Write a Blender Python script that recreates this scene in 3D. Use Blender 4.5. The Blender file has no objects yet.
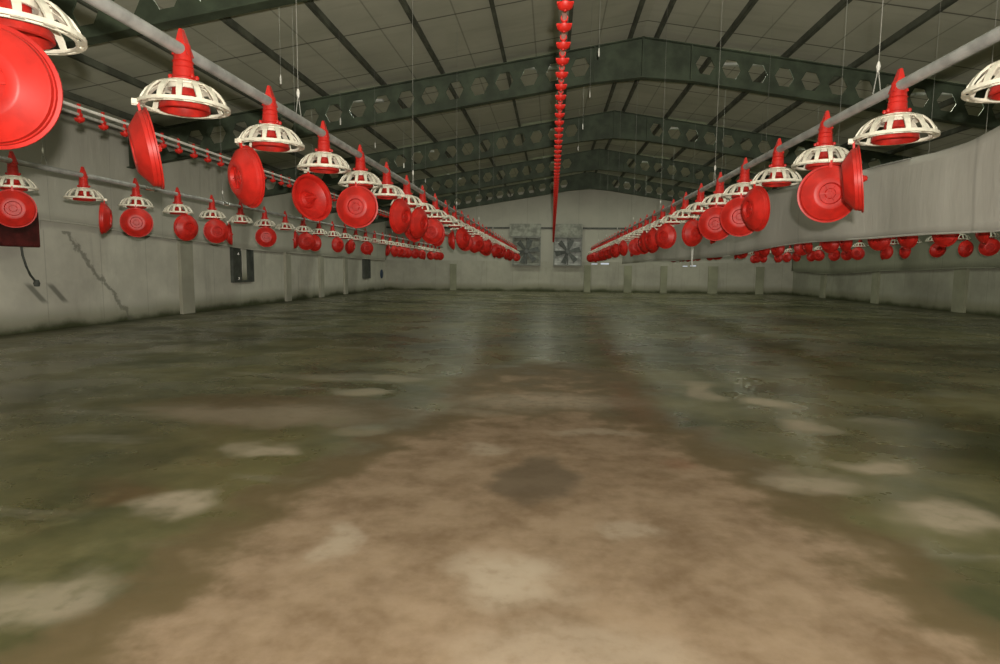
import bpy, bmesh, math, random
from mathutils import Vector, Matrix
R = math.radians
rnd = random.Random(11)
scene = bpy.context.scene
COL = scene.collection

# ------------------------------------------------------------------ helpers
def tag(o, label=None, cat=None, group=None, kind=None):
    if label: o['label'] = label
    if cat: o['category'] = cat
    if group: o['group'] = group
    if kind: o['kind'] = kind
    return o

def empty(name, loc, rz=0.0):
    o = bpy.data.objects.new(name, None); COL.objects.link(o)
    o.empty_display_size = 0.1
    o.location = loc; o.rotation_euler = (0, 0, rz)
    return o

def link(name, bm, mat, parent=None, smooth=False, loc=None):
    me = bpy.data.meshes.new(name)
    bmesh.ops.recalc_face_normals(bm, faces=bm.faces[:])
    bm.to_mesh(me); bm.free()
    for m in (mat if isinstance(mat, (list, tuple)) else [mat]): me.materials.append(m)
    if smooth:
        for p in me.polygons: p.use_smooth = True
        me.set_sharp_from_angle(angle=R(38))
    o = bpy.data.objects.new(name, me); COL.objects.link(o)
    if parent: o.parent = parent
    if loc: o.location = loc
    return o

def box(bm, x0, x1, y0, y1, z0, z1, mi=0):
    v = [bm.verts.new(p) for p in ((x0,y0,z0),(x1,y0,z0),(x1,y1,z0),(x0,y1,z0),(x0,y0,z1),(x1,y0,z1),(x1,y1,z1),(x0,y1,z1))]
    for f in ((0,3,2,1),(4,5,6,7),(0,1,5,4),(1,2,6,5),(2,3,7,6),(3,0,4,7)):
        fa = bm.faces.new([v[i] for i in f]); fa.material_index = mi
    return v

def lathe(bm, prof, n=32, axis='z', origin=(0,0,0), mi=0, closed=False):
    """prof: (r, h) list; axis z: h along z, axis y: h along y"""
    rings = []
    ox, oy, oz = origin
    for r, h in prof:
        ring = []
        if r < 1e-6:
            p = (ox, oy, oz+h) if axis == 'z' else (ox, oy+h, oz)
            ring = [bm.verts.new(p)]
        else:
            for i in range(n):
                a = 2*math.pi*i/n
                p = (ox+r*math.cos(a), oy+r*math.sin(a), oz+h) if axis == 'z' else (ox+r*math.cos(a), oy+h, oz+r*math.sin(a))
                ring.append(bm.verts.new(p))
        rings.append(ring)
    pairs = list(zip(rings, rings[1:]))
    if closed: pairs.append((rings[-1], rings[0]))
    for A, B in pairs:
        for i in range(n):
            j = (i+1) % n
            if len(A) == 1 and len(B) == 1: continue
            if len(A) == 1: f = bm.faces.new((A[0], B[i], B[j]))
            elif len(B) == 1: f = bm.faces.new((A[i], A[j], B[0]))
            else: f = bm.faces.new((A[i], A[j], B[j], B[i]))
            f.material_index = mi

def tube(bm, pts, r, n=10, mi=0, cap=True):
    pts = [Vector(p) for p in pts]
    rings = []
    for i, p in enumerate(pts):
        d = (pts[min(i+1, len(pts)-1)] - pts[max(i-1, 0)]).normalized()
        up = Vector((0,0,1)) if abs(d.z) < 0.9 else Vector((1,0,0))
        a = d.cross(up).normalized(); b = a.cross(d).normalized()
        rr = r[i] if isinstance(r, (list, tuple)) else r
        rings.append([bm.verts.new(p + a*rr*math.cos(2*math.pi*k/n) + b*rr*math.sin(2*math.pi*k/n)) for k in range(n)])
    for A, B in zip(rings, rings[1:]):
        for k in range(n):
            f = bm.faces.new((A[k], A[(k+1)%n], B[(k+1)%n], B[k])); f.material_index = mi
    if cap:
        for rg in (rings[0], rings[-1]):
            f = bm.faces.new(rg); f.material_index = mi

def copy_tree(src, parent=None):
    c = src.copy(); COL.objects.link(c)
    if parent: c.parent = parent
    for ch in list(src.children): copy_tree(ch, c)
    return c

# ------------------------------------------------------------------ materials
class NT:
    def __init__(s, name):
        s.m = bpy.data.materials.new(name); s.m.use_nodes = True
        s.t = s.m.node_tree; s.b = s.t.nodes['Principled BSDF']
        s.co = None
    def n(s, typ, **kw):
        o = s.t.nodes.new(typ)
        for k, v in kw.items(): setattr(o, k, v)
        return o
    def put(s, sock, v):
        if isinstance(v, bpy.types.NodeSocket): s.t.links.new(v, sock)
        else: sock.default_value = v
    def pos(s):
        if s.co is None: s.co = s.n('ShaderNodeTexCoord').outputs['Object']
        return s.co
    def xyz(s):
        o = s.n('ShaderNodeSeparateXYZ'); s.put(o.inputs[0], s.pos()); return o.outputs
    def m2(s, op, a, b=0.0, clamp=False):
        o = s.n('ShaderNodeMath', operation=op, use_clamp=clamp); s.put(o.inputs[0], a); s.put(o.inputs[1], b); return o.outputs[0]
    def noise(s, scale, detail=4, rough=.55, vec=None, stretch=None, dist=0.0):
        v = vec or s.pos()
        if stretch:
            mp = s.n('ShaderNodeMapping'); s.put(mp.inputs[0], v); mp.inputs['Scale'].default_value = stretch; v = mp.outputs[0]
        o = s.n('ShaderNodeTexNoise'); s.put(o.inputs['Vector'], v)
        o.inputs['Scale'].default_value = scale; o.inputs['Detail'].default_value = detail; o.inputs['Roughness'].default_value = rough
        o.inputs['Distortion'].default_value = dist
        return o.outputs['Fac']
    def ramp(s, f, a, b, lo=0.0, hi=1.0, smooth=True):
        o = s.n('ShaderNodeMapRange', interpolation_type='SMOOTHSTEP' if smooth else 'LINEAR')
        s.put(o.inputs[0], f)
        for i, v in zip((1,2,3,4), (a,b,lo,hi)): o.inputs[i].default_value = v
        return o.outputs[0]
    def mix(s, f, a, b, blend='MIX'):
        o = s.n('ShaderNodeMix', data_type='RGBA', blend_type=blend)
        s.put(o.inputs[0], f)
        for sock, v in ((o.inputs[6], a), (o.inputs[7], b)):
            if isinstance(v, bpy.types.NodeSocket): s.put(sock, v)
            else: sock.default_value = (*v, 1)
        return o.outputs[2]
    def out(s, col, rough=.6, metal=0.0, bump=None, bstr=.2, bdist=.01, spec=None):
        if isinstance(col, bpy.types.NodeSocket): s.put(s.b.inputs['Base Color'], col)
        else: s.b.inputs['Base Color'].default_value = (*col, 1)
        s.put(s.b.inputs['Roughness'], rough); s.b.inputs['Metallic'].default_value = metal
        if spec is not None: s.put(s.b.inputs['Specular IOR Level'], spec)
        if bump is not None:
            o = s.n('ShaderNodeBump'); o.inputs['Strength'].default_value = bstr; o.inputs['Distance'].default_value = bdist
            s.put(o.inputs['Height'], bump); s.put(s.b.inputs['Normal'], o.outputs[0])
        return s.m

def simple(name, col, rough=.5, var=.12, scale=8, metal=0.0, bstr=0.0, spec=None):
    t = NT(name)
    f = t.noise(scale, 4)
    dark = tuple(c*(1-var*2) for c in col); lite = tuple(min(1, c*(1+var)) for c in col)
    c = t.mix(t.ramp(f, .3, .7), dark, lite)
    return t.out(c, rough, metal, f if bstr else None, bstr, .003, spec)

RED = simple('red_plastic', (.50, .016, .010), .46, .12, 14, spec=.4)
REDD = simple('red_plastic_worn', (.46, .020, .013), .45, .2, 22, spec=.4)
CREAM = simple('cream_plastic', (.72, .69, .57), .42, .08, 20)
GALV = simple('galvanised_pipe', (.40, .405, .39), .5, .15, 9, .25)
STEEL = simple('shiny_steel', (.85, .85, .83), .18, .03, 9, .9)
WIRE = simple('cord_grey', (.30, .30, .27), .6, .1, 30)
BEAM = simple('painted_beam_green_grey', (.062, .084, .052), .7, .2, 3)
PURL = simple('painted_purlin', (.105, .115, .085), .75, .2, 3)
DARKP = simple('dark_grey_metal', (.07, .078, .065), .6, .2, 6)
FANM = simple('fan_frame_metal', (.20, .21, .185), .6, .15, 8)
SHUT = simple('fan_shutter', (.50, .51, .48), .55, .2, 5)
BLADE = simple('fan_blade_metal', (.09, .10, .09), .5, .2, 8)
MAROON = simple('maroon_cover', (.10, .014, .014), .3, .25, 7)
BLUE = simple('blue_plastic', (.02, .05, .11), .5, .1, 8)
PIPEP = simple('pinkish_water_pipe', (.58, .36, .32), .4, .1, 12)
STRAP = simple('pale_strap', (.66, .65, .60), .5, .1, 12)
LAMPM = simple('fill_lamp_housing', (.5, .5, .47), .5, .1, 6)

# --- floor
t = NT('wet_concrete_floor')
X, Y, Z = t.xyz()
nA = t.noise(.9, 6, .6); nB = t.noise(3.2, 6, .62); nC = t.noise(14, 5, .6); nD = t.noise(.42, 3, .5)
warpn = t.n('ShaderNodeTexNoise'); t.put(warpn.inputs['Vector'], t.pos()); warpn.inputs['Scale'].default_value = 2.4; warpn.inputs['Detail'].default_value = 4
vm = t.n('ShaderNodeVectorMath', operation='SUBTRACT'); t.put(vm.inputs[0], warpn.outputs['Color']); vm.inputs[1].default_value = (.5,.5,.5)
vs = t.n('ShaderNodeVectorMath', operation='SCALE'); t.put(vs.inputs[0], vm.outputs[0]); vs.inputs['Scale'].default_value = .55
va = t.n('ShaderNodeVectorMath', operation='ADD'); t.put(va.inputs[0], t.pos()); t.put(va.inputs[1], vs.outputs[0])
WP = va.outputs[0]
def blob(cx, cy, rx, ry, soft=.5):
    mp = t.n('ShaderNodeMapping'); t.put(mp.inputs[0], WP)
    mp.inputs['Scale'].default_value = (1/rx, 1/ry, 0); mp.inputs['Location'].default_value = (-cx/rx, -cy/ry, 0)
    ln = t.n('ShaderNodeVectorMath', operation='LENGTH'); t.put(ln.inputs[0], mp.outputs[0])
    return t.ramp(ln.outputs['Value'], 1.0-soft, 1.0+soft*.7, 1, 0)
# dry worn strip down the middle of the floor
dry = t.m2('MAXIMUM', blob(.0, 1.3, 1.40, 3.7, .42), t.m2('MULTIPLY', blob(-1.9, 4.3, 1.2, .6, .8), .55))
dry = t.m2('MAXIMUM', dry, t.m2('MULTIPLY', blob(.0, 5.3, .95, 1.6, .6), .72))
wob = t.m2('ADD', dry, t.m2('MULTIPLY', t.m2('SUBTRACT', nB, .5), .8))
dry = t.ramp(wob, .18, .88)
pale = None
for cx, cy, rx, ry, w in [(-1.58,3.32,.20,.15,1),(-1.64,2.48,.17,.14,1),(-1.57,1.71,.20,.14,.7),(1.70,4.20,.17,.16,.9),(1.75,3.41,.19,.15,1),
        (1.66,4.94,.18,.20,.9),(1.30,5.4,.16,.42,.7),(1.66,2.65,.2,.16,.8),(-.82,2.20,.07,.14,.8),(-.37,3.47,.10,.12,.7),(.32,3.88,.26,.10,.7),
        (-.12,1.95,.20,.20,.9),(-1.55,4.95,.22,.15,.8),(.38,2.32,.13,.11,.6),(1.35,3.1,.26,.15,.7),(-2.1,4.1,.8,.3,.75),(-.05,4.8,.7,.3,.6),
        (-1.18,3.72,.19,.12,.5),(-1.4,5.6,.25,.2,.5),(-.55,4.4,.25,.15,.4),(-2.1,5.6,.5,.25,.35),(.1,1.5,.35,.2,.5),(2.3,4.4,.2,.12,.3)]:
    b = t.m2('MULTIPLY', blob(cx, cy, rx, ry, .6), min(1, w*(1.15 if cx > 1 else .95)))
    pale = b if pale is None else t.m2('MAXIMUM', pale, b)
pale = t.m2('MULTIPLY', pale, t.ramp(nC, .28, .55, .6, 1.0))
darkst = blob(-.02, 3.0, .21, .36, .35)
algae_d = t.mix(t.ramp(nA, .32, .68), (.052, .058, .022), (.155, .142, .062))
algae_d = t.mix(t.ramp(nB, .50, .72, 0, .55), algae_d, (.19, .175, .085))
algae_d = t.mix(t.ramp(t.noise(1.1, 5, .6, stretch=(.5, 2.2, 1)), .56, .74, 0, .7), algae_d, (.26, .245, .19))
tan = t.mix(t.ramp(nB, .32, .68), (.160, .108, .062), (.265, .194, .126))
tan = t.mix(t.ramp(nC, .35, .7, 0, .22), tan, (.33, .25, .18))
tan = t.mix(t.ramp(nA, .52, .70, 0, .55), tan, (.14, .095, .052))
nearwall = t.m2('MAXIMUM', t.ramp(t.m2('ADD', X, t.m2('MULTIPLY', nA, 1.6)), -6.0, -7.3, 0, 1), t.ramp(t.m2('SUBTRACT', X, t.m2('MULTIPLY', nA, 1.6)), 8.6, 10.2, 0, 1))
algae_d = t.mix(t.m2('MULTIPLY', nearwall, .75), algae_d, (.035, .045, .018))
c = t.mix(dry, algae_d, tan)
edge = t.m2('MULTIPLY', t.m2('MULTIPLY', dry, t.m2('SUBTRACT', 1.0, dry)), 2.0)
c = t.mix(t.m2('MULTIPLY', edge, 1.7), c, (.11, .080, .036))
rust = t.m2('MAXIMUM', t.m2('MAXIMUM', blob(.62, 4.9, .14, .8, .7), blob(.65, 3.32, .12, .09, .7)), t.m2('MAXIMUM', blob(-1.9, 2.6, .2, .16, .7), blob(.75, 7.6, .12, 1.6, .7)))
c = t.mix(t.m2('MULTIPLY', rust, .25), c, (.20, .07, .035))
c = t.mix(t.m2('MULTIPLY', pale, .85), c, (.38, .32, .24))
c = t.mix(t.m2('MULTIPLY', darkst, .7), c, (.085, .066, .042))
wet = t.m2('SUBTRACT', 1.0, t.m2('MAXIMUM', t.m2('MAXIMUM', dry, pale), t.m2('MULTIPLY', nearwall, .55)), clamp=True)
rough = t.m2('SUBTRACT', .75, t.m2('MULTIPLY', wet, t.ramp(t.noise(1.3, 5, .6), .3, .62, .30, .52)))
FLOOR = t.out(c, rough, 0, nC, .12, .006, spec=t.m2('ADD', .25, t.m2('MULTIPLY', wet, .32)))

# --- low concrete walls
def concrete(name, base, along):
    t = NT(name); X, Y, Z = t.xyz(); A = Y if along == 'y' else X
    n1 = t.noise(1.1, 6, .62); n2 = t.noise(7, 5, .6)
    c = t.mix(t.ramp(n1, .3, .7), tuple(v*.78 for v in base), base)
    c = t.mix(t.ramp(t.noise(1.3, 5, .6, stretch=(2.2, 2.2, .35)), .55, .75, 0, .5), c, tuple(v*.55 for v in base))
    # grime and moss that creeps up from the floor joint
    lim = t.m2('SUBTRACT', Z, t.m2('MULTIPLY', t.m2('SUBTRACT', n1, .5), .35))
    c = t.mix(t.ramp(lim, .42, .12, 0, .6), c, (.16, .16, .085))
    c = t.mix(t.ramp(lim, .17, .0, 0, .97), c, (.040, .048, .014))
    ln = t.m2('ABSOLUTE', t.m2('SUBTRACT', t.m2('FRACT', t.m2('MULTIPLY', A, 1/1.21)), .5))
    c = t.mix(t.ramp(ln, .012, .0, 0, .35), c, (.12, .12, .09))
    if name == 'concrete_left':
        wob = t.m2('MULTIPLY', t.m2('SUBTRACT', t.noise(4, 5, .7), .5), .55)
        line = t.m2('ABSOLUTE', t.m2('ADD', t.m2('SUBTRACT', A, t.m2('ADD', 11.03, t.m2('MULTIPLY', Z, -.98))), wob))
        c = t.mix(t.m2('MULTIPLY', t.ramp(line, .085, .02), .6), c, (.12, .12, .09))
        for cy, cz in ((8.87, .58), (9.28, .57)):
            l2 = t.m2('ABSOLUTE', t.m2('ADD', t.m2('SUBTRACT', A, cy), t.m2('MULTIPLY', t.m2('SUBTRACT', Z, cz), 1.0)))
            k = t.m2('MULTIPLY', t.ramp(l2, .09, .03), t.ramp(t.m2('ABSOLUTE', t.m2('SUBTRACT', Z, cz)), .19, .10))
            c = t.mix(t.m2('MULTIPLY', k, .7), c, (.10, .105, .08))
    return t.out(c, t.ramp(n2, .3, .7, .65, .85), 0, n2, .25, .01)
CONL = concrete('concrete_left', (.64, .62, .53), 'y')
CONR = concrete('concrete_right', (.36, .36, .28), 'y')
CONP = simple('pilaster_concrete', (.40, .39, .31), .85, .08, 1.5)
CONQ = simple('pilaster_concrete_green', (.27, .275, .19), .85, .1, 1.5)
CONF = concrete('concrete_far', (.43, .42, .345), 'x')

def sheet(name, base, along, step=1.4, folds=.5):
    t = NT(name); X, Y, Z = t.xyz(); A = Y if along == 'y' else X
    n1 = t.noise(.7, 5, .6); n2 = t.noise(9, 4, .6)
    c = t.mix(t.ramp(n1, .3, .7), tuple(v*.86 for v in base), base)
    c = t.mix(t.ramp(t.noise(1.6, 5, .6, stretch=(1.8, 1.8, .3)), .58, .76, 0, .35), c, tuple(v*.62 for v in base))
    ln = t.m2('ABSOLUTE', t.m2('SUBTRACT', t.m2('FRACT', t.m2('MULTIPLY', A, 1/step)), .5))
    c = t.mix(t.ramp(ln, .009, .0, 0, .45), c, tuple(v*.5 for v in base))
    bmp = t.noise(3.5, 4, .55, stretch=(1, 1, .25))
    return t.out(c, .62, 0, bmp, folds, .05)
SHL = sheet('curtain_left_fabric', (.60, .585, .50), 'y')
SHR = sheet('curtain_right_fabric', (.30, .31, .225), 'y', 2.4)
SHM = sheet('curtain_middle_fabric', (.50, .485, .435), 'y', 3.3, .35)
GAB = sheet('gable_sheet', (.44, .43, .36), 'x', 2.35, .1)

t = NT('roof_panels'); X, Y, Z = t.xyz()
n1 = t.noise(.8, 5, .6)
c = t.mix(t.ramp(n1, .3, .7), (.42, .425, .335), (.51, .51, .41))
c = t.mix(t.ramp(t.noise(2.0, 4, .6, stretch=(.3, 3, 1)), .5, .7, 0, .3), c, (.32, .32, .25))
ln = t.m2('ABSOLUTE', t.m2('SUBTRACT', t.m2('FRACT', t.m2('MULTIPLY', Y, 1/1.62)), .5))
c = t.mix(t.ramp(ln, .016, .004, 0, .8), c, (.05, .052, .035))
ax = t.m2('ABSOLUTE', t.m2('SUBTRACT', X, 1.45))
ln = t.m2('ABSOLUTE', t.m2('SUBTRACT', t.m2('FRACT', t.m2('MULTIPLY', t.m2('ADD', ax, -.2), 1/1.06)), .5))
c = t.mix(t.ramp(ln, .016, .004, 0, .45), c, (.08, .082, .06))
ROOF = t.out(c, .8)

# ------------------------------------------------------------------ room
XL, XR, YB, YF, RX = -7.85, 10.75, -7.0, 28.85, 1.45
EYE = 1.03; RZ = 5.0; SL = .165
def roofz(x): return RZ - SL*abs(x-RX)
FW = 1.38   # height of the low walls

bm = bmesh.new(); box(bm, XL-.3, XR+.3, YB-.3, YF+.3, -.2, 0)
tag(link('floor', bm, FLOOR), kind='structure')

bm = bmesh.new()
for xa, xb in ((XL-.3, RX), (RX, XR+.3)):
    vs_ = [bm.verts.new(p) for p in ((xa,YB-.3,roofz(xa)),(xb,YB-.3,roofz(xb)),(xb,YF+.3,roofz(xb)),(xa,YF+.3,roofz(xa)),
                                   (xa,YB-.3,roofz(xa)+.12),(xb,YB-.3,roofz(xb)+.12),(xb,YF+.3,roofz(xb)+.12),(xa,YF+.3,roofz(xa)+.12))]
    for f in ((0,3,2,1),(4,5,6,7),(0,1,5,4),(1,2,6,5),(2,3,7,6),(3,0,4,7)): bm.faces.new([vs_[i] for i in f])
tag(link('ceiling', bm, ROOF), kind='structure')

def side_wall(name, x, sgn, mats, lowh, cols):
    bm = bmesh.new()
    a, b = sorted((x, x+sgn*.25))
    box(bm, a, b, YB-.25, YF, 0, lowh, 0)
    box(bm, *sorted((x+sgn*.06, x+sgn*.2)), YB-.25, YF, lowh, roofz(x)+.05, 1)
    for cy, w in cols:
        box(bm, *sorted((x-sgn*.07, x+sgn*.02)), cy-w/2, cy+w/2, 0, lowh, 2)
    return tag(link(name, bm, mats), kind='structure')
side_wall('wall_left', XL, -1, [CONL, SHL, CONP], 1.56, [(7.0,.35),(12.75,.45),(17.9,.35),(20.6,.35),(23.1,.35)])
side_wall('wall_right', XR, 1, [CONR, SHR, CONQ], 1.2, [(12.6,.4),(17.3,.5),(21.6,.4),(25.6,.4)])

# far wall: low masonry with daylight slots, fan openings above
bm = bmesh.new()
slots = [(1.80,2.08,1.26,1.30),(2.22,2.60,1.26,1.33),(5.90,6.14,1.20,1.235),(6.24,6.52,1.21,1.26)]
xs = sorted({XL-.25, XR+.25, *[s[0] for s in slots], *[s[1] for s in slots]})
zs = sorted({0.0, FW, *[s[2] for s in slots], *[s[3] for s in slots]})
for xa, xb in zip(xs, xs[1:]):
    for za, zb in zip(zs, zs[1:]):
        if any(s[0]-1e-6 <= xa and xb <= s[1]+1e-6 and s[2]-1e-6 <= za and zb <= s[3]+1e-6 for s in slots): continue
        box(bm, xa, xb, YF, YF+.12, za, zb, 0)
for cx, w in ((-4.6,.3),(1.62,.3),(3.46,.35),(5.07,.3),(7.25,.42),(9.31,.35)):
    box(bm, cx-w/2, cx+w/2, YF-.06, YF+.01, 0, 1.22, 3)
zt = roofz(XL-.25)
box(bm, XL-.25, XR+.25, YF+.02, YF+.12, FW, zt, 1)
box(bm, XL, XR, YF-.05, YF+.03, 2.86, 2.93, 2)                    # rail at sill height of the gable
v = [bm.verts.new(p) for p in ((XL-.25,YF+.02,zt),(XR+.25,YF+.02,zt),(RX,YF+.02,RZ+.05),(XL-.25,YF+.12,zt),(XR+.25,YF+.12,zt),(RX,YF+.12,RZ+.05))]
for f in ((0,1,2),(3,5,4),(0,3,4,1),(1,4,5,2),(2,5,3,0)):
    bm.faces.new([v[i] for i in f]).material_index = 1
tag(link('wall_far', bm, [CONF, GAB, DARKP, CONQ]), kind='structure')
bm = bmesh.new(); box(bm, XL-.25, XR+.25, YB-.2, YB, 0, RZ+.05)
tag(link('wall_back', bm, CONF), kind='structure')

# ------------------------------------------------------------------ steel roof beams
def beam(y, label):
    root = empty('steel_roof_beam', (RX, y, 3.4)); tag(root, label, 'roof beam', 'honeycomb steel beams across the roof')
    root_inv = Vector((RX, y, 3.4))
    D = .58; top = .10; pitch = .43
    def sh(u, z): return (u, 0, RZ - top - SL*abs(u) + z - 3.4)   # z<=0 below beam top
    bm = bmesh.new()
    for sgn, L in ((-1, RX-XL), (1, XR-RX)):
        def P(u, z): return bm.verts.new(sh(sgn*u, z))
        u0 = .82
        def quad(a, b, c, d): bm.faces.new((a, b, c, d))
        quad(P(0,0), P(u0,0), P(u0,-D), P(0,-D-.06))
        u = u0
        while u + pitch < L:
            h = .145; w = .155; m = u+pitch/2; zc = -D/2
            hole = [(m-w, zc), (m-w*.5, zc+h), (m+w*.5, zc+h), (m+w, zc), (m+w*.5, zc-h), (m-w*.5, zc-h)]
            outr = [(u, zc), (u, 0), (u+pitch, 0), (u+pitch, zc), (u+pitch, -D), (u, -D)]
            H_ = [P(*q) for q in hole]; O_ = [P(*q) for q in outr]
            for i in range(6): quad(H_[i], H_[(i+1)%6], O_[(i+1)%6], O_[i])
            u += pitch
        quad(P(u,0), P(L,0), P(L,-D), P(u,-D))
    web = link('web', bm, BEAM, root)
    md = web.modifiers.new('thick', 'SOLIDIFY'); md.thickness = .016; md.offset = 0
    for nm, za, zb in (('top_flange', -.016, .0), ('bottom_flange', -D-.016, -D)):
        bm = bmesh.new()
        for sgn, L in ((-1, RX-XL), (1, XR-RX)):
            ex = .06 if nm[0] == 'b' else 0
            pts = [(0, za-ex), (.82, za), (L, za)]
            for (ua, zA), (ub, zB) in zip(pts, pts[1:]):
                c8 = []
                for dz in (0, .016):
                    for (u, z) in ((ua, zA), (ub, zB)):
                        for yy in (-.08, .08):
                            q = sh(sgn*u, z+dz); c8.append(bm.verts.new((q[0], yy, q[2])))
                for f in ((0,1,3,2),(4,6,7,5),(0,2,6,4),(1,5,7,3),(0,4,5,1),(2,3,7,6)): bm.faces.new([c8[i] for i in f])
        link(nm, bm, BEAM, root)
    bm = bmesh.new(); box(bm, -.012, .012, -.08, .08, RZ-top-3.4-D-.06, RZ-top-3.4)
    for u in (-.80, .80):
        box(bm, u-.01, u+.01, -.075, .075, RZ-top-3.4-SL*.8-D, RZ-top-3.4-SL*.8)
    link('ridge_plate', bm, BEAM, root)
    return root
BY = [1.35, 6.2, 11.0, 15.85, 20.7, 25.5]
beam(BY[1], 'dark steel honeycomb roof beam nearest the camera, crossing the top corners of the view')
beam(BY[2], 'dark green grey steel beam with hexagonal holes, first full one seen from ridge to eaves')
beam(BY[3], 'dark steel honeycomb beam directly behind the large full beam, second full one in view')
beam(BY[4], 'dark steel honeycomb beam, third full one back under the roof')
beam(BY[5], 'dark steel roof beam closest to the grey end wall gable')

pw = {1: 'ridge', 2: 'second', 3: 'third', 4: 'fourth', 5: 'fifth', 6: 'sixth', 7: 'seventh', 8: 'eighth', 9: 'outermost'}
for side, sgn in (('left', -1), ('right', 1)):
    for i, a in enumerate((.22, 1.25, 2.32, 3.40, 4.45, 5.5, 6.55, 7.6, 8.65)):
        x = RX + sgn*a; z = roofz(x)
        bm = bmesh.new()
        box(bm, -.020, .020, YB+.02, YF-.02, -.092, .0)
        box(bm, -.020, .034, YB+.02, YF-.02, -.098, -.088)
        o = link('roof_purlin', bm, PURL, None, loc=(x, 0, z))
        nm = 'nearest the ridge' if i == 0 else ('nearest the eaves' if i == 8 else pw[i+1]+' out from the ridge')
        tag(o, 'long dark purlin under the %s roof slope, %s' % (side, nm), 'purlin', 'purlins running the length of the roof')

# ------------------------------------------------------------------ curtains
def curtain(name, x, y0, y1, top, bot, mat, amp, label, thick=.006, n=160, nz=10):
    bm = bmesh.new(); g = []
    for i in range(n+1):
        y = y0+(y1-y0)*i/n; row = []
        for k in range(nz+1):
            f = k/nz; zt_, zb_ = top(y), bot(y)
            z = zb_+(zt_-zb_)*f
            dx = amp*(math.sin(y*2.3+.6*math.sin(y*.9))*.5+math.sin(y*5.1+f*2)*.25+.5*math.sin(f*3.1+y*.4))*(1.1-f*.6)
            row.append(bm.verts.new((x+dx, y, z)))
        g.append(row)
    for i in range(n):
        for k in range(nz): bm.faces.new((g[i][k], g[i+1][k], g[i+1][k+1], g[i][k+1]))
    o = link(name, bm, mat, None, smooth=True)
    md = o.modifiers.new('thick', 'SOLIDIFY'); md.thickness = thick; md.offset = 0
    return o, g
def lerp(tab):
    def f(y):
        if y <= tab[0][0]: return tab[0][1]
        for (a, va), (b, vb) in zip(tab, tab[1:]):
            if y <= b:
                s = (y-a)/(b-a); s = s*s*(3-2*s); return va+(vb-va)*s
        return tab[-1][1]
    return f
def hem(parent, x, y0, y1, bot, r, mat, name='hem_roll'):
    bm = bmesh.new(); pts = [(x, y0+(y1-y0)*i/60, bot(y0+(y1-y0)*i/60)) for i in range(61)]
    tube(bm, pts, r, 8); return link(name, bm, mat, parent)

botL = lerp([(-6, 1.75), (8, 1.72), (9.05, 1.70), (12.5, 1.57), (16, 1.45), (22, 1.40), (28.7, 1.36)])
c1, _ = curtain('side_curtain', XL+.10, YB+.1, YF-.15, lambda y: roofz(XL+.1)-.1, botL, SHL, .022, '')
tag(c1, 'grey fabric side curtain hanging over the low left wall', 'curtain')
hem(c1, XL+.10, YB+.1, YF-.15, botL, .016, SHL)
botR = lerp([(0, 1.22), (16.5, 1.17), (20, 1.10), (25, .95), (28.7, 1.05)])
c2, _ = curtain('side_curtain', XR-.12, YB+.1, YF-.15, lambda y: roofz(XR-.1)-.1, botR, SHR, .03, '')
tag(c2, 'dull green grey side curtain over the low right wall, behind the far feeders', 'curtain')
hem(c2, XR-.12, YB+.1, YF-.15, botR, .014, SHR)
botM = lerp([(-1, 1.30), (4.6, 1.33), (5.9, 1.36), (8.2, 1.39), (11.9, 1.29), (16, 1.27), (20, 1.31), (28, 1.30)])
topM = lerp([(-1, 2.15), (4.5, 2.08), (5.2, 2.0), (6.5, 2.05), (9.5, 2.18), (14, 2.22), (28, 2.25)])
c3, _ = curtain('divider_curtain', 3.12, 2.0, 28.2, topM, botM, SHM, .045, '', n=220)
tag(c3, 'long pale grey curtain hanging behind the right hand row of red feeders', 'curtain')
hem(c3, 3.12, 2.0, 28.2, botM, .009, SHM)
bm = bmesh.new(); tube(bm, [(3.12, 2+26.2*i/60, topM(2+26.2*i/60)) for i in range(61)], .008, 8)
for y in [2.5+2.4*i for i in range(11)]:
    tube(bm, [(3.12, y, topM(y)), (3.12, y, roofz(3.12)-.01)], .0014, 5)
link('suspension_cord', bm, WIRE, c3)
bm = bmesh.new()
tube(bm, [(3.0, 13.55, 2.21), (2.985, 13.57, 1.9), (2.97, 13.6, 1.55), (2.975, 13.62, 1.3), (2.98, 13.62, 1.12)], [.03,.035,.03,.022,.02], 8)
o = link('hanging_strap', bm, STRAP, None, True)
tag(o, 'pale twisted strap hanging down over the grey curtain past the right centre feeders', 'strap')

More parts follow.
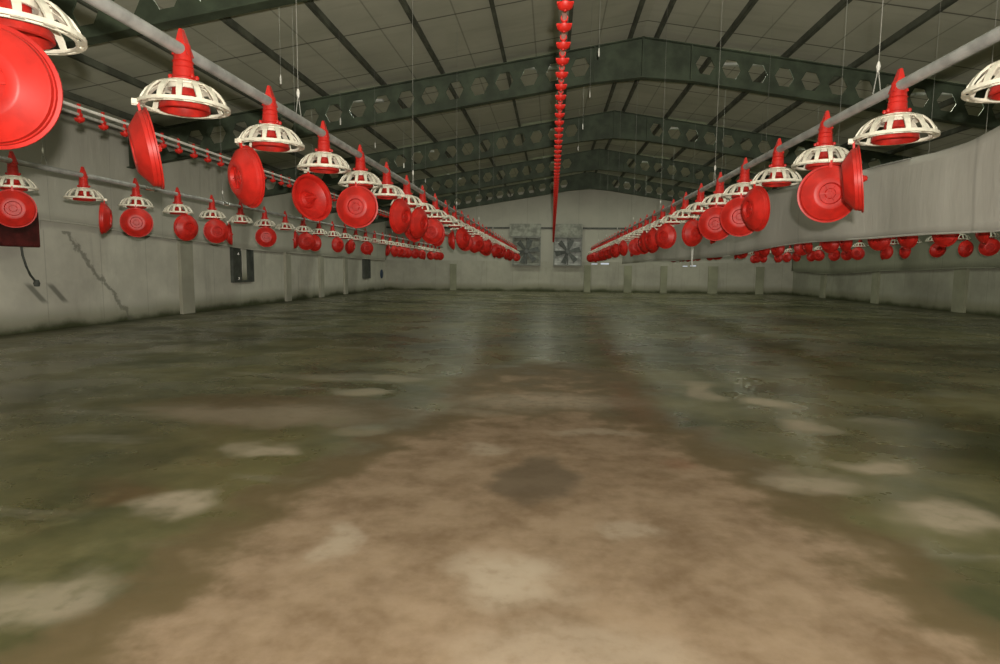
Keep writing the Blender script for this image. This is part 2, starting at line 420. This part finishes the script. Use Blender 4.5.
# ------------------------------------------------------------------ feeder prototype
FS = .91
def feeder_proto():
    root = empty('pan_feeder', (0, 0, 0))
    # neck (red): frustum, lugs, saddle round the pipe with a peaked cap
    bm = bmesh.new()
    lathe(bm, [(0,.098),(.047,.098),(.050,.105),(.050,.120),(.044,.126),(.042,.150),(.037,.205),(.034,.235),(.031,.262),(0,.262)], 24)
    for a in (20, 160, 200, 340):
        c = Vector((.052*math.cos(R(a)), .052*math.sin(R(a)), .128))
        lathe(bm, [(0,-.010),(.008,-.008),(.010,0),(.007,.008),(0,.010)], 8, origin=c)
    pk = [(-.034,-.028,.215),(.034,-.028,.215),(.034,.028,.215),(-.034,.028,.215),(-.016,-.020,.280),(.016,-.020,.280),(.016,.020,.280),(-.016,.020,.280),(-.006,-.014,.325),(.006,-.014,.325),(.006,.008,.325),(-.006,.008,.325)]
    v = [bm.verts.new(p) for p in pk]
    for b_ in (0, 4):
        for i in range(4):
            j = (i+1) % 4; bm.faces.new((v[b_+i], v[b_+j], v[b_+4+j], v[b_+4+i]))
    bm.faces.new(v[8:12]); bm.faces.new(v[0:4][::-1])
    for z in (.165, .19):
        lathe(bm, [(.040,z-.003),(.0435,z),(.039,z+.003)], 20)
    link('hopper_neck', bm, RED, root, True)
    # grill (cream)
    bm = bmesh.new()
    lathe(bm, [(.054,.074),(.064,.074),(.064,.108),(.054,.108)], 28, closed=True)
    NR = 14
    prof = [(.060,.104),(.090,.100),(.120,.086),(.148,.060),(.166,.032),(.176,.006)]
    for k in range(NR):
        a = 2*math.pi*k/NR; ca, sa = math.cos(a), math.sin(a)
        prev = None
        for (r, z), w in zip(prof, (.0085,.0100,.0115,.0120,.0110,.0095)):
            q = []
            for dw, dz in ((-w,0),(w,0),(w,-.006),(-w,-.006)):
                rr = r-(.005 if dz else 0)
                q.append(bm.verts.new((rr*ca-dw*sa, rr*sa+dw*ca, z+dz)))
            if prev:
                for i in range(4):
                    j = (i+1) % 4; bm.faces.new((prev[i], prev[j], q[j], q[i]))
            else: bm.faces.new(q[::-1])
            prev = q
        bm.faces.new(prev)
    lathe(bm, [(.100,.0955),(.122,.0845),(.120,.079),(.098,.090)], 42, closed=True)      # upper ring
    lathe(bm, [(.174,.012),(.182,.010),(.182,-.004),(.174,-.004)], 42, closed=True)      # outer lip
    lathe(bm, [(.154,.000),(.160,.000),(.160,-.006),(.154,-.006)], 42, closed=True)
    for k in range(NR):                                                                     # slotted flat ring
        a0 = 2*math.pi*(k-.22)/NR; a1 = 2*math.pi*(k+.22)/NR
        rows = []
        for a in (a0, (a0+a1)/2, a1):
            rows.append([bm.verts.new((r*math.cos(a), r*math.sin(a), z)) for r, z in ((.158,0),(.176,0),(.176,-.005),(.158,-.005))])
        for A, B in zip(rows, rows[1:]):
            for i in range(4):
                j = (i+1) % 4; bm.faces.new((A[i], A[j], B[j], B[i]))
    for y in (-.012, .012):
        box(bm, .176, .200, y-.004, y+.004, -.012, .010)
    link('grill', bm, CREAM, root, False)
    # red feed cone hanging inside the grill
    bm = bmesh.new()
    lathe(bm, [(.046,.100),(.048,.070),(.052,.045),(.085,.028),(.100,.010),(.102,-.012),(.096,-.016),(.092,-.012),(.080,.018),(.040,.020),(0,.012)], 30)
    link('feed_cone', bm, REDD, root, True)
    # dish hinged on the rim: origin at the hinge, dish hangs along -z, underside faces +x
    bm = bmesh.new()
    pr = [(0,.038),(.026,.038),(.031,.032),(.057,.032),(.063,.050),(.088,.052),(.096,.048),(.146,.010),(.152,.006),(.154,-.008),(.157,-.010),(.158,-.022),(.168,-.024),(.168,-.030),
          (.152,-.029),(.147,-.022),(.142,.002),(.094,.041),(.064,.043),(.056,.025),(.034,.014),(.022,-.020),(.012,-.056),(0,-.060)]
    lathe(bm, pr, 44, axis='y')
    for k in range(6):
        a = math.pi*k/3
        c_, s_ = math.cos(a), math.sin(a)
        pts = [(.010,-.052),(.052,.008),(.030,.012)]
        q = [bm.verts.new((r*c_-w*s_, h, r*s_+w*c_)) for w in (-.002,.002) for r, h in pts]
        bm.faces.new(q[0:3]); bm.faces.new(q[3:6][::-1])
        for i in range(3):
            j = (i+1) % 3; bm.faces.new((q[i], q[j], q[3+j], q[3+i]))
        # small spokes in the recess of the underside
        box_pts = [(.012,.037),(.058,.034)]
        q = [bm.verts.new((r*c_-w*s_, h+dh, r*s_+w*c_)) for w in (-.003,.003) for r, h in box_pts for dh in (-.002,.005)]
        for f in ((0,1,3,2),(4,6,7,5),(0,4,5,1),(2,3,7,6),(1,5,7,3),(0,2,6,4)): bm.faces.new([q[i] for i in f])
    box(bm, -.008, .008, -.014, -.004, .150, .196)
    bmesh.ops.rotate(bm, verts=bm.verts[:], cent=(0,0,0), matrix=Matrix.Rotation(R(-90), 3, 'Z'))   # +y -> +x
    bmesh.ops.translate(bm, verts=bm.verts[:], vec=(0,0,-.194))
    dish = link('hanging_dish', bm, RED, root, True)
    dish.location = (.186, 0, 0)
    for ch in root.children:
        for v in ch.data.vertices: v.co *= FS
    return root
proto = feeder_proto()
used_proto = [False]
RIM = 1.645; PIPEZ = RIM+.238*FS
NUM = ['first','second','third','fourth','fifth','sixth','seventh','eighth','ninth','tenth','eleventh','twelfth','thirteenth','fourteenth']
def place_feeder(x, y, phi, tilt, label, group, z=RIM, yawpipe=0):
    if used_proto[0]: f = copy_tree(proto)
    else: f = proto; used_proto[0] = True
    f.location = (x, y, z)
    tag(f, label, 'feeder', group)
    for ch in f.children:
        n = ch.name.split('.')[0]
        if n == 'grill': ch.rotation_euler = (0, 0, R(phi))
        elif n == 'hanging_dish':
            ch.rotation_mode = 'XYZ'
            ch.location = (.186*FS*math.cos(R(phi)), .186*FS*math.sin(R(phi)), 0)
            # tilt about the hinge axis (local y), then turn to the hinge azimuth
            ch.rotation_euler = (0, R(tilt), R(phi))
    return f

def wrap(a): return (a+180) % 360-180
def feeder_row(x, y0, step, n, phis, rowname, group, cutoff, seed, far='', z=RIM):
    rr = random.Random(seed)
    for k in range(n):
        y = y0+step*k-(.03 if k == 0 else 0)
        cam_az = math.degrees(math.atan2(-y, -x))
        if k < len(phis): phi, tilt = phis[k]
        else: phi, tilt = cam_az+rr.choice((-1, 1))*rr.triangular(0, 110, 25), rr.uniform(-4, 12)
        d = wrap(phi-cam_az)
        if abs(d) < 45: st = 'dish underside facing the camera'
        elif abs(d) > 125: st = 'dish inner cone facing the camera'
        elif d > 0: st = 'dish turned to its right'
        else: st = 'dish turned to its left'
        if k < cutoff: lab = '%s red feeder from camera in the %s, %s' % (NUM[k], rowname, st)
        else: lab = 'small overlapping red feeder in the crowded far stretch of the %s' % rowname
        if not cutoff: lab = far
        place_feeder(x, y, phi, tilt, lab, group, z)
feeder_row(-1.45, 1.65, .753, 32, [(-70,4),(-143,10),(-128,8),(150,9),(-84,3),(-20,5),(-18,6),(150,4),(-95,6)], 'left centre row', 'pan feeders on the left centre pipe', 12, 3)
feeder_row(1.51, 2.235, .733, 31, [(-34,5),(-203,7),(-100,3),(-168,5),(-112,3),(-112,3),(-20,4),(-60,4)], 'right centre row', 'pan feeders on the right centre pipe', 11, 8, '', 1.625)
feeder_row(-4.41, 4.86, .742, 27, [(-52,3),(28,3),(-58,4),(-25,3),(-45,3),(-158,3),(-60,2),(20,3),(-50,3)], 'outer left row', 'pan feeders on the outer left pipe', 12, 21)
feeder_row(4.47, 5.9, .742, 25, [], '', 'pan feeders behind the divider curtain', 0, 34, 'red feeder close behind the grey divider curtain with its dish below the hem')
feeder_row(7.43, 9.9, .742, 20, [], '', 'pan feeders on the outer right pipe', 0, 55, 'small dark red feeder seen under the divider curtain, lower row before the right wall')

# ------------------------------------------------------------------ feed pipes
def feed_pipe(x, y0, y1, wires, label, sleeves=(), PIPEZ=PIPEZ):
    root = empty('feed_pipe', (x, y0, PIPEZ)); tag(root, label, 'pipe', 'feed pipes carrying the pan feeders')
    bm = bmesh.new(); tube(bm, [(0, 0, 0), (0, y1-y0, 0)], .0235, 16)
    link('pipe', bm, GALV, root, True)
    for wy in wires:
        bm = bmesh.new(); zt_ = roofz(x)-PIPEZ-.005; dy = wy-y0
        tube(bm, [(0, dy, .14), (0, dy, zt_)], .0016, 5)
        tube(bm, [(0, dy, .14), (0, dy-.035, .0235), (0, dy-.03, -.024)], .0025, 5)
        tube(bm, [(0, dy, .14), (0, dy+.035, .0235), (0, dy+.03, -.024)], .0025, 5)
        w = link('hanging_wire', bm, WIRE, root)
        bm = bmesh.new(); lathe(bm, [(0,-.030),(.005,-.026),(.010,0),(.005,.02),(0,.026)], 8, origin=(0, dy, .145))
        link('wire_clamp', bm, STRAP, w, True)
    for sy in sleeves:
        bm = bmesh.new(); tube(bm, [(0, sy-y0-.07, 0), (0, sy-y0+.07, 0)], .0275, 14); link('pipe_coupling', bm, STEEL, root, True)
    return root
feed_pipe(-1.45, -3, 25.4, [.6, 3.52, 6.45, 9.4, 12.3, 15.2, 18.1, 21.0], 'grey steel feed pipe running above the left centre row of red feeders')
feed_pipe(1.51, -3, 24.6, [.2, 3.16, 6.1, 9.05, 12, 14.9, 17.9, 20.8], 'grey steel feed pipe running above the right centre row of red feeders', (), PIPEZ-.015)
feed_pipe(-4.41, -3, 24.9, [5.15, 8.1, 11.3, 14.2, 17, 20], 'grey feed pipe of the outer left row, in front of the left wall', (6.55, 8.15))
feed_pipe(4.47, 2, 24.4, [5, 8, 11.3, 14.2, 17, 20], 'grey feed pipe hidden behind the divider curtain')
feed_pipe(7.43, 5, 24.4, [8, 11.3, 14.2, 17, 20], 'grey feed pipe of the outer right row, beyond the divider curtain')

# ------------------------------------------------------------------ drinker lines
def drinker_parts():
    bm = bmesh.new()                                    # saddle on the pipe + nipple body
    lathe(bm, [(.0105,-.012),(.0145,-.012),(.0145,.012),(.0105,.012)], 14, axis='y', closed=True)
    box(bm, -.006, .006, -.009, .009, .008, .064)
    lathe(bm, [(0,-.050),(.005,-.050),(.007,-.042),(.009,-.012),(0,-.012)], 10)
    a = link('nipple', bm, RED, None, True)
    bm = bmesh.new()                                    # drip cup
    lathe(bm, [(0,-.046),(.014,-.046),(.026,-.038),(.030,-.026),(.028,-.025),(.023,-.034),(.012,-.040),(0,-.040)], 14)
    box(bm, -.030, .030, -.006, .006, -.026, -.018)
    b = link('drip_cup', bm, RED, a, True)
    return a
nip = drinker_parts(); nip_used = [False]
def drinker_line(x, y0, y1, z, first, step, label, rail, nmax=100, railmat=None, pipe_mat=None):
    root = empty('drinker_line', (x, y0, z)); tag(root, label, 'drinker line', 'nipple drinker lines')
    bm = bmesh.new(); tube(bm, [(0,0,0),(0,y1-y0,0)], .0100, 12); link('water_pipe', bm, pipe_mat or STRAP, root, True)
    if rail:
        bm = bmesh.new(); tube(bm, [(0,0,.042),(0,y1-y0,.042)], .010, 12); link('support_rail', bm, railmat or GALV, root, True)
    k = 0; y = first
    while y < y1-.05 and k < nmax:
        if nip_used[0]: c = copy_tree(nip)
        else: c = nip; nip_used[0] = True
        c.parent = root; c.location = (0, y-y0, 0); k += 1; y += step
    for wy in [first+.33+2.95*i for i in range(1, int((y1-first)/2.95), 2)]:
        bm = bmesh.new(); tube(bm, [(0, wy-y0, .01), (0, wy-y0, roofz(x)-z-.005)], .0013, 5); link('hanging_wire', bm, WIRE, root)
    return root
drinker_line(.03, -1, 21.9, 2.0, 2.34, .2, 'drinker line of red cups overhead, midway between the two centre feeder rows', False, 100, None, PIPEP)
drinker_line(-2.93, -1, 24.2, 1.95, 3.72, .206, 'drinker line of small red nipples between the two left feeder rows', True, 100, STRAP, WIRE)

# cords with end weights
def cord(x, y, zend, label):
    root = empty('hanging_rope', (x, y, zend)); tag(root, label, 'rope', 'weighted ropes hanging from the roof')
    bm = bmesh.new(); tube(bm, [(0,0,.06),(0,0,roofz(x)-zend-.003)], .0015, 5); link('cord', bm, WIRE, root)
    bm = bmesh.new(); lathe(bm, [(0,0),(.009,.004),(.010,.05),(.007,.085),(.003,.10),(0,.10)], 10); link('weight', bm, STRAP, root, True)
for (y, w) in ((7.6,'first'),(9.35,'second'),(11.4,'third'),(13.4,'fourth')):
    cord(.50, y, 3.50, '%s weighted thin rope from the camera, just right of the overhead drinker line' % w)
for (y, w) in ((6.7,'first'),(8.6,'second'),(10.3,'third'),(12.3,'fourth'),(14.4,'fifth')):
    cord(-2.95, y, 2.98, '%s weighted thin rope from the camera, above the left drinker line' % w)
# ------------------------------------------------------------------ fans on the far wall
def fan(x, z, s, label, shutmat):
    root = empty('exhaust_fan', (x, YF-.02, z-s/2)); tag(root, label, 'fan', 'exhaust fans in the end wall')
    h = s/2; bm = bmesh.new()
    for a, b, c, d in ((-h,h,0,.05),(-h,h,s-.05,s),(-h,-h+.05,.05,s-.05),(h-.05,h,.05,s-.05)): box(bm, a, b, -.22, .03, c, d)
    link('housing', bm, FANM, root)
    bm = bmesh.new(); nl = 11
    for k in range(nl):
        z0 = .05+(s-.1)*k/nl; z1 = .05+(s-.1)*(k+1)/nl
        q = [bm.verts.new(p) for p in ((-h+.05,-.03,z0),(h-.05,-.03,z0),(h-.05,.015,z1+.004),(-h+.05,.015,z1+.004),(-h+.05,-.024,z0),(h-.05,-.024,z0),(h-.05,.021,z1+.004),(-h+.05,.021,z1+.004))]
        for f in ((0,1,2,3),(7,6,5,4),(0,4,5,1),(1,5,6,2),(2,6,7,3),(3,7,4,0)): bm.faces.new([q[i] for i in f])
    link('shutter', bm, shutmat, root)
    bm = bmesh.new(); lathe(bm, [(0,-.19),(.10,-.19),(.12,-.12),(0,-.12)], 20, axis='y', origin=(0,0,h)); link('hub', bm, BLADE, root, True)
    for k in range(6):
        a = R(60*k+12); ca, sa = math.cos(a), math.sin(a); bm = bmesh.new(); q = []
        for dy in (0, .008):
            for r, w0, w1 in ((.08,-.05,.05),(h*.62,-.11,.10),(h-.08,-.13,.11)):
                for w in (w0, w1): q.append(bm.verts.new((r*ca-w*sa, -.155+dy+w*.25, h+r*sa+w*ca)))
        for b_ in (0, 6):
            for i in (0, 2): bm.faces.new((q[b_+i], q[b_+i+1], q[b_+i+3], q[b_+i+2]))
        for i, j in ((0,1),(1,3),(3,5),(5,4),(4,2),(2,0)): bm.faces.new((q[i], q[j], q[j+6], q[i+6]))
        link('blade', bm, BLADE, root)
    bm = bmesh.new(); box(bm, -.02, .02, -.115, -.095, .04, s-.04); box(bm, -h+.04, h-.04, -.115, -.095, h-.02, h+.02)
    link('motor_bracket', bm, DARKP, root)
    return root
SHUT2 = simple('fan_shutter_darker', (.30, .31, .26), .6, .2, 5)  # darker shutter grey for the left fan and the louvred panels
fan(-1.18, 1.83, 1.3, 'square exhaust fan in the end wall, left of the pair, with darker grey shutters', SHUT2)
fan(.70, 1.83, 1.3, 'square exhaust fan in the end wall, right of the pair, with brighter shutters', SHUT)
for xa, xb, w in ((-1.97,-.53,'left'), (.02,1.36,'right')):
    bm = bmesh.new(); box(bm, xa, xb, YF-.16, YF-.052, 2.50, 3.08); 
    for k in range(4): box(bm, xa+.06, xb-.06, YF-.175, YF-.16, 2.56+.13*k, 2.65+.13*k)
    tag(link('air_baffle', bm, SHUT2), 'grey louvred panel mounted directly above the %s exhaust fan' % w, 'panel')

# ------------------------------------------------------------------ things on the left wall
root = empty('wall_mounted_box', (XL+.16, 8.45, 1.27)); tag(root, 'dark maroon box on the left wall behind the first outer feeder', 'box')
bm = bmesh.new(); box(bm, 0, .16, -.55, .20, 0, .52); o = link('box_body', bm, MAROON, root); bv = o.modifiers.new('b', 'BEVEL'); bv.width = .015
bm = bmesh.new(); box(bm, .16, .168, -.50, .15, .04, .48); link('cover', bm, MAROON, root)
bm = bmesh.new(); tube(bm, [(.08,-.06,0),(.10,-.07,-.12),(.10,-.02,-.28),(.08,.06,-.40),(.05,.18,-.50)], [.016]*5, 8); cb = link('cable', bm, DARKP, root, True)
bm = bmesh.new(); lathe(bm, [(0,-.05),(.035,-.045),(.045,0),(.03,.05),(0,.055)], 10, origin=(.05,.20,-.53)); link('plug', bm, DARKP, cb, True)

def hatch(y0, y1, z0, z1, label, mid):
    root = empty('wall_hatch', (XL, (y0+y1)/2, z0)); tag(root, label, 'hatch')
    w = (y1-y0)/2; h = z1-z0
    bm = bmesh.new()
    for a, b, c, d in ((-w,w,0,.05),(-w,w,h-.05,h),(-w,-w+.05,.05,h-.05),(w-.05,w,.05,h-.05)): box(bm, -.02, .08, a, b, c, d)
    link('frame', bm, DARKP, root)
    bm = bmesh.new(); box(bm, -.01, .03, -w+.05, w-.05, .05, h-.05)
    if mid: box(bm, .03, .05, -w+.05, -w*.1, .08, h-.08)
    link('flap', bm, DARKP, root)
    if mid:
        bm = bmesh.new(); box(bm, .03, .07, -w*.1, w*.3, .05, h-.05); link('post', bm, CONL, root)
        bm = bmesh.new(); lathe(bm, [(0,-.03),(.022,-.02),(.022,.02),(0,.03)], 8, origin=(.09,-w*.55,h*.80)); lathe(bm, [(0,-.03),(.022,-.02),(.022,.02),(0,.03)], 8, origin=(.09,-w*.55,h*.12)); link('latch', bm, STEEL, root)
hatch(14.66, 15.72, .62, 1.5, 'dark grey double hatch in the low left wall with two bright latches', True)
hatch(25.3, 26.25, .55, 1.4, 'dark grey upright hatch at the far end of the low left wall', False)
bm = bmesh.new(); lathe(bm, [(0,0),(.2,0),(.21,.02),(.19,.04),(0,.045)], 24)
bmesh.ops.rotate(bm, verts=bm.verts[:], cent=(0,0,0), matrix=Matrix.Rotation(R(90), 3, 'Y'))
o = link('wall_disc', bm, BLUE, None, loc=(XL+.0, 28.2, .72)); tag(o, 'small dark blue round cap low on the left wall near the far corner', 'cap')

# ------------------------------------------------------------------ lights
# added ambient fill lamps under the roof panels behind each beam, between two purlins
AMB = .62
def fill_lamp(a, y, power, label):
    x = RX+a; z = roofz(x)-.12-(.07 if abs(a) > 0 else 0)
    root = empty('fill_lamp', (x, y, z)); tag(root, label, 'lamp', 'added fill lamps hidden behind the roof beams')
    bm = bmesh.new(); box(bm, -.44, .44, -.05, .05, .0, .04); box(bm, -.03, .03, -.03, .03, .04, .176)
    link('housing', bm, LAMPM, root)
    ld = bpy.data.lights.new('fill_lamp_light', 'AREA'); ld.shape = 'RECTANGLE'; ld.size = .84; ld.size_y = .09
    ld.energy = power*AMB; ld.color = (.97, 1.0, .82)
    lo = bpy.data.objects.new('fill_lamp_light', ld); COL.objects.link(lo); lo.parent = root; lo.location = (0, 0, -.004)
for i, (y, p) in enumerate(((-3.0, 26), (1.7, 26), (6.5, 30), (11.3, 40), (16.15, 50), (21.0, 60), (25.8, 50))):
    for a in (-4.97, -1.785, 1.785, 4.97):
        fill_lamp(a, y, p, 'narrow added fill lamp hidden under the roof panels behind a steel beam')

def flash():
    ld = bpy.data.lights.new('camera_flash', 'POINT'); ld.energy = 100; ld.color = (1.0, .93, .83); ld.shadow_soft_size = .02
    ld.use_nodes = True; nt = ld.node_tree
    em = [n for n in nt.nodes if n.type == 'EMISSION'][0]
    fo = nt.nodes.new('ShaderNodeLightFalloff'); fo.inputs['Strength'].default_value = FLASH; fo.inputs['Smooth'].default_value = 0
    nt.links.new(fo.outputs['Linear'], em.inputs['Strength'])
    o = bpy.data.objects.new('camera_flash', ld); COL.objects.link(o)
    return o
FLASH = 1.6
fl = flash(); fl.location = (.045, -.06, EYE+.088)

w = bpy.data.worlds.new('World'); scene.world = w; w.use_nodes = True
bg = w.node_tree.nodes['Background']; bg.inputs[0].default_value = (.85, .92, 1, 1); bg.inputs[1].default_value = .6

# ------------------------------------------------------------------ camera
cd = bpy.data.cameras.new('camera'); cam = bpy.data.objects.new('camera', cd); COL.objects.link(cam)
f = 620.0
cd.sensor_width = 36; cd.lens = f/1000*36; cd.clip_start = .05; cd.clip_end = 200
Yv = Vector((52, 63, -f)).normalized(); s = .0185
e = Vector((1, -s, (Yv.x - s*Yv.y)/-Yv.z)).normalized()
Zv = e.cross(Yv)
# columns = world axes in camera space -> world matrix rows are their transpose
Rc = Matrix((e, Yv, Zv))
cam.matrix_world = Matrix.Translation((0, 0, EYE)) @ Rc.to_4x4()
scene.camera = cam
vs = scene.view_settings
vs.view_transform = 'Standard'; vs.look = 'None'; vs.gamma = 1; vs.exposure = 0; vs.use_curve_mapping = False
scene.cycles.max_bounces = 6
